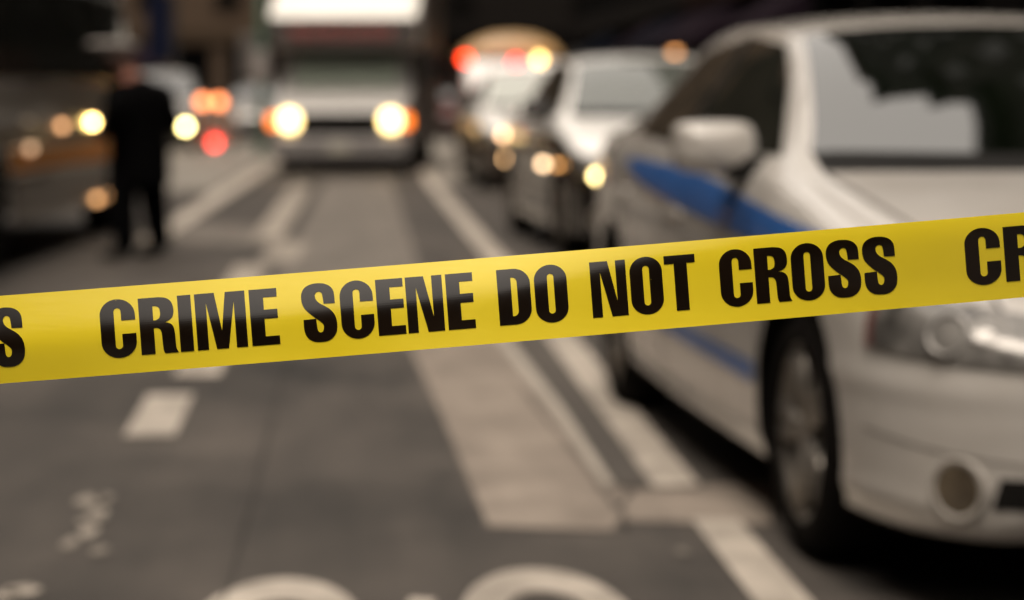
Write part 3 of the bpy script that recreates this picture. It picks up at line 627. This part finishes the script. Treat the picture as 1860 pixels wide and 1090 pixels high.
while x < .74:                                                       # one row of red capitals, too blurred in the photograph to read
    ww = rr.choice((.09, .11, .13)); hh = .17
    b.box(x, x + .03, .515, .535, 2.04, 2.04 + hh)
    if rr.random() < .7: b.box(x, x + ww, .515, .535, 2.04 + hh - .03, 2.04 + hh)
    if rr.random() < .5: b.box(x + ww - .03, x + ww, .515, .535, 2.04, 2.04 + hh)
    else: b.box(x, x + ww, .515, .535, 2.04, 2.07)
    x += ww + .045
b.build('sign_lettering', red, pod)
MB().prism([(.90, 1.80), (1.42, 1.895), (1.42, 1.86), (.92, 1.76)], -.9, .9).build('sun_visor', M['black'], tk)
MB().box(-1.16, 1.20, 2.0, 7.0, .45, 3.02).build('box_body', mat('grey_box_body', (.09, .072, .064), .5), tk, bevel=.05)
MB().box(-.8, .8, .7, 6.8, .28, .43).build('chassis', M['arch'], tk)
MB().box(-.95, .95, 2.4, 5.0, .14, .28).build('fuel_tank', M['arch'], tk)

# ---------------------------------------------------------------- tan van with lamps under its domed roof
tb = empty('tan_van', (2.95, 43.6, 0), 0, 'tan van with domed roof and red and yellow roof lamps', 'van')
MB().prism([(0, .4), (0, 1.1), (.5, 1.25), (.95, 1.95), (5, 1.95), (5, .4)], -1.05, 1.05).build('body', M['brown_dark'], tb, bevel=.06)
dome = MB(); prof = [(-1.04, 1.953), (-.98, 2.08), (-.80, 2.26), (-.45, 2.40), (0, 2.44), (.45, 2.40), (.80, 2.26), (.98, 2.08), (1.04, 1.953)]
vs = [(x * k, y, 1.953 + (z - 1.953) * k2) for y, k, k2 in ((.80, .9, .35), (.95, .98, .8), (1.3, 1, 1), (4.9, 1, 1)) for x, z in prof]
dome.add(vs, [(j * 9 + i, j * 9 + i + 1, (j + 1) * 9 + i + 1, (j + 1) * 9 + i) for j in range(3) for i in range(8)] + [tuple(range(9)), tuple(range(27, 36))])
dome.build('domed_roof', M['tan'], tb, smooth=False)
MB().prism([(.50, 1.27), (.90, 1.90), (.93, 1.88), (.53, 1.25)], -.9, .9).build('windshield', M['glass'], tb).location = (0, -.03, 0)
marker(tb, at(845, 107, 43.9), .125, lamp('lit_lamp_f', (1.0, 0.035, 0.003), 3.0), 'roof_lamp')
marker(tb, at(937, 112, 43.9), .115, lamp('lit_lamp_g', (0.85, 0.004, 0.02), 2.8), 'roof_lamp')
marker(tb, at(980, 108, 43.9), .12, lamp('lit_lamp_h', (1.0, 0.60, 0.17), 2.6), 'roof_lamp')
for s_ in (-1, 1): MB().box(s_ * 1.06 - .06, s_ * 1.06 + .06, .75, .9, 1.72, 2.0).build('lamp_bracket', M['black'], tb)
for s_ in (-1, 1):
    MB().box(s_ * .75 - .14, s_ * .75 + .14, -.02, .03, .72, .9).build('headlight', M['lens'], tb)
    for u in (.9, 4.0): wheel(tb, s_ * 1.04, u, s_, r=.36, w_=.22, quick=True)

# ---------------------------------------------------------------- dark van at the left edge
vn = empty('dark_van', (-3.60, 12.2, 0), R_(-3.2), 'long dark van with black windows and an orange stripe along its side', 'van')
out = [(.05, .38), (0, .75), (.10, 1.35), (.40, 1.98), (.7, 2.12), (7.9, 2.12), (8.15, 1.9), (8.2, .38), (7.45, .38), (7.40, .62), (7.20, .80), (6.85, .80), (6.65, .62), (6.60, .38), (2.82, .38), (2.78, .62), (2.58, .80), (2.22, .80), (2.02, .62), (1.98, .38)]
n = len(out); vs = [(sx * (1.0 - (.10 * (z - 1.2) if z > 1.2 else 0)), y, z) for sx in (-1, 1) for y, z in out]
MB().add(vs, [(i, (i + 1) % n, n + (i + 1) % n, n + i) for i in range(n)] + [tuple(range(n)), tuple(range(n, 2 * n))]).build('body', M['black_paint'], vn, bevel=.03)
def vside(name, pts, s_, m, t=.012):
    a = []
    for y, z in pts: a.append((s_ * (1.0 - (.10 * (z - 1.2) if z > 1.2 else 0)), y, z))
    b_ = MB(); q = len(a); b_.add(a + [(x + s_ * t, y, z) for x, y, z in a], [tuple(range(q)), tuple(range(q, 2 * q))] + [(i, (i + 1) % q, q + (i + 1) % q, q + i) for i in range(q)])
    return b_.build(name, m, vn)
vp_ = mat('van_brown_panel', (0.030, 0.022, 0.017), 0.45, coat=.25)
for s_ in (-1, 1):
    for y0, y1 in ((.62, 1.75), (1.95, 3.1), (3.2, 4.9), (5.0, 6.5), (6.6, 7.9)):
        vside('side_window', [(y0, 1.32), (y1, 1.32), (y1, 2.02), (y0 + (.2 if y0 < 1 else 0), 2.02)], s_, M['glass'])
    vside('window_pillar', [(1.80, .84), (1.90, .84), (1.90, 2.08), (1.80, 2.08)], s_, M['grey'], .02)
    vside('upper_panel', [(2.0, .83), (8.1, .83), (8.1, 1.28), (2.0, 1.28)], s_, vp_)
    vside('orange_stripe', [(2.95, .66), (8.12, .64), (8.12, .80), (2.95, .815)], s_, M['taxi'])
    vside('lower_panel', [(2.98, .30), (6.45, .30), (6.45, .62), (2.98, .62)], s_, vp_)
    for u in (2.4, 7.03): wheel(vn, s_ * .99, u, s_, r=.37, w_=.23, rimm=M['black'])
    mr = MB().box(s_ * 1.18 - .10, s_ * 1.18 + .10, .65, .75, 1.30, 1.62).build('mirror', M['silver'], vn, bevel=.03)
    MB().tube((s_ * .97, .75, 1.42), (s_ * 1.1, .7, 1.42), .02, n=8).build('bracket', M['black'], mr)
    MB().box(s_ * 1.0 - .01, s_ * 1.0 + .03, 3.2, 3.5, .98, 1.03).build('door_handle', M['chrome'], vn, bevel=.01)
MB().prism([(.115, 1.40), (.38, 1.93), (.36, 1.95), (.09, 1.42)], -.85, .85).build('windshield', M['glass'], vn)
MB().box(-.98, .98, -.09, .03, .40, .62).build('bumper', M['grey'], vn, bevel=.03)
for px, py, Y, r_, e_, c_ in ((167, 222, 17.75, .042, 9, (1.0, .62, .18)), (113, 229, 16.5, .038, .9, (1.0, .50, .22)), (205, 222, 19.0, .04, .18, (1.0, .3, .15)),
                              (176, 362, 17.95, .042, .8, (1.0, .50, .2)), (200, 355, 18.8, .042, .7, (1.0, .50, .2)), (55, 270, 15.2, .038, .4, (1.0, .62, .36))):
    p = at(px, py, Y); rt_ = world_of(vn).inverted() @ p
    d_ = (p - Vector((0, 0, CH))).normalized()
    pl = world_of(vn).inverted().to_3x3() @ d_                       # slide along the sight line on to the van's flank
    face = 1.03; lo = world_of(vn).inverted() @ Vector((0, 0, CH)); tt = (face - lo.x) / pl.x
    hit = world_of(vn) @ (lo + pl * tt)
    marker(vn, hit, r_, lamp('lit_glint', c_, e_))  # glints on the van's flank, added as small glowing domes

# ---------------------------------------------------------------- the standing person
def person(loc, rz, label):
    root = empty('person', loc, rz, label, 'person')
    V = []; E_ = []; Rr = []
    def v(x, y, z, rx, ry=None, par=None):
        V.append((x, y, z)); Rr.append((rx, ry or rx))
        if par is not None: E_.append((par, len(V) - 1))
        return len(V) - 1
    # person faces -y in local space; x is their left
    pel = v(0, 0, .86, .135, .11)
    ch0 = v(0, .005, 1.02, .130, .10, pel); ch = v(0, .0, 1.22, .15, .11, ch0); nk0 = v(0, .01, 1.36, .09, .085, ch)
    nk = v(0, -.01, 1.425, .055, .055, nk0); hd0 = v(0, -.045, 1.49, .068, .072, nk); hd = v(0, -.065, 1.555, .085, .095, hd0); hd1 = v(0, -.06, 1.62, .07, .085, hd)
    nose = v(0, -.165, 1.535, .012, .014, hd)
    for s_ in (-1, 1):
        v(s_ * .092, -.045, 1.545, .010, .018, hd)                   # ears
        hp = v(s_ * .105, 0, .80, .100, .095, pel); kn = v(s_ * .135, -.015, .46, .090, .090, hp); an = v(s_ * .15, .02, .10, .072, .070, kn)
        ft = v(s_ * .155, -.08, .045, .042, .036, an); v(s_ * .16, -.17, .032, .036, .028, ft)
        sh = v(s_ * .185, .01, 1.325, .068, .065, nk0); el = v(s_ * .235, .03, 1.06, .048, .046, sh); wr = v(s_ * .13, -.17, .985, .028, .026, el)
        pm = v(s_ * .085, -.22, .985, .030, .020, wr)
        for k, (dx, dz, ln) in enumerate(((.0, .030, .062), (.0, .011, .072), (.0, -.009, .068), (.0, -.028, .052))):
            a = v(s_ * .058, -.245, .985 + dz, .0095, .009, pm); b_ = v(s_ * (.058 - ln * .55), -.255, .98 + dz, .009, .0085, a); v(s_ * (.058 - ln * .9), -.24, .972 + dz, .0075, .0075, b_)
        th = v(s_ * .095, -.215, 1.022, .012, .011, pm); v(s_ * .07, -.235, 1.045, .010, .009, th)
    me = bpy.data.meshes.new('body'); me.from_pydata(V, E_, []); o = bpy.data.objects.new('body', me); COL.objects.link(o)
    sm = o.modifiers.new('skin', 'SKIN'); sm.use_smooth_shade = True
    for i, r in enumerate(Rr): me.skin_vertices[0].data[i].radius = r
    me.skin_vertices[0].data[0].use_root = True
    o.modifiers.new('sub', 'SUBSURF').levels = 2; o.modifiers['sub'].render_levels = 2
    bpy.context.view_layer.update()
    m2 = bpy.data.meshes.new_from_object(o.evaluated_get(bpy.context.evaluated_depsgraph_get())); o.modifiers.clear(); o.data = m2
    skinm = mat('skin', (0.22, 0.085, 0.055), .5); cloth = mat('black_uniform_cloth', (0.002, 0.002, 0.0022), .95, bump=.2, spec=.04); shoe = mat('black_shoes', (.01, .01, .01), .35)
    m2.materials.clear()
    for mm in (cloth, skinm, shoe): m2.materials.append(mm)
    for p in m2.polygons:
        c = p.center; p.use_smooth = True
        p.material_index = 1 if c.z > 1.40 or (c.y < -.175 and .9 < c.z < 1.1) else 2 if c.z < .09 else 0
    o.parent = root
    # long coat: rings from hem to collar, leaning with the torso
    rings_ = [(.60, .19, .165), (.66, .192, .162), (.80, .195, .158), (.98, .19, .148), (1.12, .200, .150), (1.26, .222, .150), (1.335, .20, .132), (1.385, .13, .11), (1.43, .078, .078)]
    vs = []; n = 28
    for z, a, b_ in rings_:
        for k in range(n):
            t = 2 * math.pi * k / n; fold = 1 + (.035 * math.sin(5 * t + 1) if z < .9 else 0)
            vs.append((a * math.cos(t) * fold, b_ * math.sin(t) * fold + .0, z))
    MB().add(vs, [(j * n + i, j * n + (i + 1) % n, (j + 1) * n + (i + 1) % n, (j + 1) * n + i) for j in range(len(rings_) - 1) for i in range(n)]).build('coat', cloth, root, smooth=True)
    for s_ in (-1, 1):
        sl_ = MB(); sl_.tube((s_ * .18, .01, 1.33), (s_ * .255, .03, 1.05), .080, .066, 18).lathe([(.001, -.066), (.04, -.05), (.064, -.012), (.062, .02), (.001, .05)], (s_ * .253, .03, 1.055), 'z', 18).tube((s_ * .25, .03, 1.055), (s_ * .145, -.155, .985), .062, .046, 18)
        sl_.lathe([(.001, -.075), (.05, -.055), (.072, -.02), (.075, .01), (.05, .05), (.001, .07)], (s_ * .168, .01, 1.325), 'z', 18)
        sl_.build('sleeve', cloth, root, smooth=True)
    hairm = mat('brown_hair', (.05, .02, .012), .7)
    MB().lathe([(.001, .10), (.05, .095), (.09, .06), (.10, .01), (.094, -.05), (.07, -.085)], (0, -.045, 1.575), 'z', 24).build('hair', hairm, root, smooth=True)
    cp = MB().lathe([(.100, -.01), (.103, .04), (.155, .075), (.158, .088), (.12, .112), (.04, .122), (.001, .123)], (0, -.055, 1.595), 'z', 32)
    cap = cp.build('cap', mat('white_cap_cloth', (.19, .172, .16), .7), root, smooth=True)
    vz = [( .098 * math.sin(a_), -.055 - .098 * math.cos(a_), 1.595) for a_ in [lerp(-1.0, 1.0, k / 12) for k in range(13)]]
    vz2 = [(.125 * math.sin(a_), -.075 - .145 * math.cos(a_), 1.565) for a_ in [lerp(-.8, .8, k / 12) for k in range(13)]]
    vb = MB().add(vz + vz2 + [(x, y, z - .006) for x, y, z in vz + vz2], [(i, i + 1, 14 + i, 13 + i) for i in range(12)] + [(26 + i, 39 + i, 40 + i, 27 + i) for i in range(12)])
    vb.build('visor', M['black'], cap)
    for s_ in (-1, 1): MB().lathe([(.001, -.012), (.009, -.008), (.012, 0), (.009, .008), (.001, .012)], (s_ * .032, -.148, 1.562), 'y', 12).build('eye', mat('eye', (.5, .5, .48), .2), root, smooth=True)
    MB().box(-.024, .024, -.152, -.14, 1.497, 1.503).build('mouth', mat('lips', (.25, .08, .07), .5), root)
    def bend(x, y, z): return y - max(0, z - 1.36) * .45
    for ch_ in root.children_recursive:
        if ch_.type == 'MESH':
            for v_ in ch_.data.vertices: v_.co.y = bend(*v_.co)
    root.scale = (1.26, 1.2, .925)
    return root
pr = person((-1.66, 15.9, 0), R_(-125), 'person in a long black coat and pale cap standing beside the dark van')

# ---------------------------------------------------------------- street furniture
gp = empty('street_post', (G(480, 280).x, 43.0, 0), 0, 'slim dark green post with a grey box on it, left of the white truck', 'post')
MB().lathe([(.16, 0), (.16, .05), (.09, .12), (.08, .16), (.075, 4.2), (.001, 4.25)], (0, 0, 0), 'z', 20).build('post', M['pole_green'], gp, smooth=True)
MB().box(-.42, -.10, -.16, .16, 1.5, 2.35).build('control_box', mat('dull_grey_box', (.10, .092, .085), .5), gp, bevel=.03)
bx = at(388, 260, 41)
bc = empty('barricade', (bx.x, 41.0, 0), 0, 'small road barricade with two orange lamps and one red lamp', 'barricade')
for s_ in (-1, 1):
    MB().tube((s_ * .30, -.18, 0), (s_ * .30, 0, .98), .022, n=8).tube((s_ * .30, .18, 0), (s_ * .30, 0, .98), .022, n=8).build('leg', M['grey'], bc)
wht = mat('white_board', (.4, .38, .36), .5)
for z_ in (.40, .78):
    bd = MB().box(-.42, .42, -.10 if z_ < .6 else -.06, -.075 if z_ < .6 else -.035, z_ - .07, z_ + .07).build('board', wht, bc)
    st = MB()
    yy = (-.104 if z_ < .6 else -.064)
    for k in range(5):
        x = -.38 + k * .165; st.add([(x, yy, z_ - .068), (x + .08, yy, z_ - .068), (x + .11, yy, z_ + .068), (x + .03, yy, z_ + .068)], [(0, 1, 2, 3)])
    st.build('stripes', M['taxi'], bd)
for px in (368, 398): marker(bc, at(px, 185, 40.9), .13, lamp('lit_lamp_i', (1.0, 0.27, 0.09), 1.7), 'warning_lamp')
marker(bc, at(390, 260, 40.8), .11, lamp('lit_lamp_j', (1.0, 0.045, 0.03), 2.6), 'warning_lamp')

bp_ = empty('banner_post', (at(318, 100, 52).x, 52, 0), 0, 'dark street pole carrying a dull blue banner, above the distant car with one headlight', 'post')
MB().lathe([(.14, 0), (.14, .3), (.07, .36), (.055, 6.2), (.001, 6.22)], (0, 0, 0), 'z', 16).build('post', M['black'], bp_, smooth=True)
bn = MB(); vs = [(-.08 - .56 * a / 8, .05 * math.sin(a * .9 + z), 1.95 + 1.6 * z / 10) for z in range(11) for a in range(9)]
bn.add(vs, [(j * 9 + i, j * 9 + i + 1, (j + 1) * 9 + i + 1, (j + 1) * 9 + i) for j in range(10) for i in range(8)]).build('banner', mat('dull_blue_cloth', (.007, .010, .028), .9, spec=.1), bp_, smooth=True)
MB().tube((0, 0, 3.56), (-.70, 0, 3.56), .018, n=8).tube((0, 0, 1.94), (-.70, 0, 1.94), .018, n=8).build('bracket', M['black'], bp_)

# ---------------------------------------------------------------- buildings
GL = mat('shop_glass', (0.003, 0.003, 0.0035), .12, spec=.35)
GU = mat('upper_window_glass', (0.004, 0.004, 0.0045), .5, spec=.15)
def building(name, label, side, xf, y0, y1, h, wallm, trimm, seed, depth=14, glass=None, awn=None, bay=4.2):
    rr = random.Random(seed); root = empty(name, (xf, y0, 0), 0, label, 'building')
    L = y1 - y0; s_ = side                                           # outward direction of the facade is -side in x
    fw = 3.9                                                         # height of the shop floor
    b = MB().box(min(0, s_ * depth), max(0, s_ * depth), 0, L, fw, h)
    b.box(min(s_ * .6, s_ * depth), max(s_ * .6, s_ * depth), 0, L, 0, fw - .003)
    nb = max(1, round(L / bay)); bw = L / nb
    for k in range(nb + 1):
        yc = min(max(k * bw, .32), L - .32); b.box(min(-s_ * .0, s_ * .6), max(0, s_ * .6) - (.003 if s_ > 0 else 0), yc - .3, yc + .3, 0, fw - .004)
    b.build('wall', wallm, root)
    MB().box(min(-s_ * .30, s_ * .05), max(-s_ * .30, s_ * .05), .02, L - .02, h - .5, h + .35).build('cornice', trimm, root, bevel=.05)
    MB().box(min(-s_ * .12, s_ * -.002), max(-s_ * .12, s_ * -.002), .05, L - .05, fw - .55, fw + .1).build('fascia', trimm, root, bevel=.02)
    for k in range(nb):
        ya, yb = k * bw + .34, (k + 1) * bw - .34
        if k == 0: ya += .3
        if k == nb - 1: yb -= .3
        g = MB().box(min(s_ * .45, s_ * .5), max(s_ * .45, s_ * .5), ya, yb, .55, fw - .6).build('shop_window', GL, root)
        f = MB()
        for yy in (ya, (ya + yb) / 2, yb): f.box(min(s_ * .38, s_ * .44), max(s_ * .38, s_ * .44), yy - .04, yy + .04, .5, fw - .56)
        f.box(min(s_ * .37, s_ * .445), max(s_ * .37, s_ * .445), ya, yb, .42, .55)
        f.build('window_frame', M['grey'] if rr.random() < .3 else M['black'], g)
        if awn and rr.random() < .65:
            m_ = rr.choice(awn)
            MB().add([(-s_ * .01, ya, 3.2), (-s_ * .01, yb, 3.2), (-s_ * 1.1, yb, 2.5), (-s_ * 1.1, ya, 2.5), (-s_ * 1.1, yb, 2.28), (-s_ * 1.1, ya, 2.28), (-s_ * .01, ya, 2.3), (-s_ * .01, yb, 2.3)],
                     [(0, 1, 2, 3), (3, 2, 4, 5), (0, 3, 5, 6), (1, 7, 4, 2)]).build('awning', m_, root)
    nf = int((h - fw - 1) / 3.3); wn = None; cnt = 0
    wb = max(2.4, L / 7); nw = max(1, int(L / wb)); wb = L / nw
    for fl in range(min(nf, 6)):
        for k in range(nw):
            if cnt > 42: break
            cnt += 1; yc = (k + .5) * wb; z = fw + 1.1 + fl * 3.3
            if wn is None:
                wn = MB().box(min(-s_ * .004, s_ * .05), max(-s_ * .004, s_ * .05), -.6, .6, 0, 1.8).build('window', glass or GU, root)
                sil = MB().box(min(-s_ * .10, -s_ * .006), max(-s_ * .10, -s_ * .006), -.7, .7, -.14, -.005).build('sill', trimm, wn)
                wn.location = (0, yc, z)
            else:
                c = wn.copy(); COL.objects.link(c); c.parent = root; c.location = (0, yc, z)
                d = sil.copy(); COL.objects.link(d); d.parent = c
    return root
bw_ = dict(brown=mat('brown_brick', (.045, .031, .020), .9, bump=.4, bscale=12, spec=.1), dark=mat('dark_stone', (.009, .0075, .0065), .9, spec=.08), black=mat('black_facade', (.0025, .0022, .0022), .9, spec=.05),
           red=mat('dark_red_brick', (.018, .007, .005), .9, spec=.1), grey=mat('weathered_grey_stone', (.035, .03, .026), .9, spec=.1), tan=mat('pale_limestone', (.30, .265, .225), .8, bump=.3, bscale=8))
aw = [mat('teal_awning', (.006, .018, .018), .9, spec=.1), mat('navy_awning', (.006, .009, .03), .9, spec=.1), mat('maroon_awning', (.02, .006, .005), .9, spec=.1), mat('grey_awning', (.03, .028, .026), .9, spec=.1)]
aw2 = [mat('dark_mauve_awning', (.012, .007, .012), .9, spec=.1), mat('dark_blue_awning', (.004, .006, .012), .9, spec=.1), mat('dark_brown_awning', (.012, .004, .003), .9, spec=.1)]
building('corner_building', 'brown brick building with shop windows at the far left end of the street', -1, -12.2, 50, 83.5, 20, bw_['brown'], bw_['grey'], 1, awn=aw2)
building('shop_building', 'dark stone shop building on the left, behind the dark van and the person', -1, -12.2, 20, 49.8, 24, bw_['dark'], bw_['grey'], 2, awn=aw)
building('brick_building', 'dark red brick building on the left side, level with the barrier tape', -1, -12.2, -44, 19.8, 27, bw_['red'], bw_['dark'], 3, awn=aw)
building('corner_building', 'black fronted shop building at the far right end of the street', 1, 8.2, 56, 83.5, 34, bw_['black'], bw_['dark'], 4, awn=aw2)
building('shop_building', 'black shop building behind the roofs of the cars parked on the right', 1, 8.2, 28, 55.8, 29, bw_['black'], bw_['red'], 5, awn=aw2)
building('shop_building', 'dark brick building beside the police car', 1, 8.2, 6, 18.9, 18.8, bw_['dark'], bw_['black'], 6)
building('shop_building', 'narrow dark stone building beside the two-tone sedan, added for the windshield reflection', 1, 8.2, 19.1, 23.4, 21.8, bw_['dark'], bw_['black'], 8)  # this and the next added so stepped roofs shape the windshield reflection
building('shop_building', 'narrow black building next to the stone one, added for the windshield reflection', 1, 8.2, 23.6, 27.8, 27.5, bw_['black'], bw_['black'], 12)
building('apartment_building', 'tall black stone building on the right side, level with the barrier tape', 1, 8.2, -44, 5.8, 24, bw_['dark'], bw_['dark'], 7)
# added unseen tower shapes the windshield reflection; then the block closing the street
eb = building('reflection_tower', 'very tall dark tower added out of view to shape the windshield reflection', 1, 0, 0, 44, 132, bw_['dark'], bw_['black'], 9, awn=aw, depth=12, glass=M['arch'])
eb.rotation_euler = (0, 0, R_(90)); eb.location = (80, 100, 0)
eb2 = building('office_building', 'black building closing the far end of the street, right of the truck', 1, 0, 0, 39.8, 50, bw_['dark'], bw_['black'], 10, awn=aw, depth=12, glass=M['arch'])
eb2.rotation_euler = (0, 0, R_(90)); eb2.location = (35.5, 100, 0)
eb4 = building('apartment_building', 'brown building closing the far end of the street, left of the truck', 1, 0, 0, 24, 40, mat('warm_brown_stone', (.075, .052, .036), .9, spec=.1), bw_['brown'], 13, awn=aw2, depth=12, glass=M['arch'], bay=2.2)
eb4.rotation_euler = (0, 0, R_(90)); eb4.location = (-4.5, 98, 0)
eb3 = building('apartment_building', 'dark building added behind the camera to block the low sky', 1, 0, 0, 44, 24, bw_['dark'], bw_['black'], 11, depth=12)
eb3.rotation_euler = (0, 0, R_(-90)); eb3.location = (-22, -48, 0)  # added unseen block, shuts out low sky light behind the camera
wl = empty('wall_lantern', (0, 0, 0), 0, 'small lit amber lantern on the dark shopfront, above the roof of the two-tone sedan', 'lantern')
q = at(1247, 90, 55); wl.location = (8.2, 8.2 / (q.x / q.y), 0)
pz = at(1247, 90, wl.location.y)
MB().tube((.0, 0, pz.z + .2), (-.3, 0, pz.z + .2), .02, n=8).box(-.42, -.18, -.12, .12, pz.z + .17, pz.z + .2).build('bracket', M['black'], wl)
MB().lathe([(.001, -.17), (.10, -.12), (.13, 0), (.10, .12), (.001, .165)], (-.30, 0, pz.z), 'z', 20).build('lamp_shade', lamp('lit_lantern', (1.0, .42, .13), 1.7), wl, smooth=True)
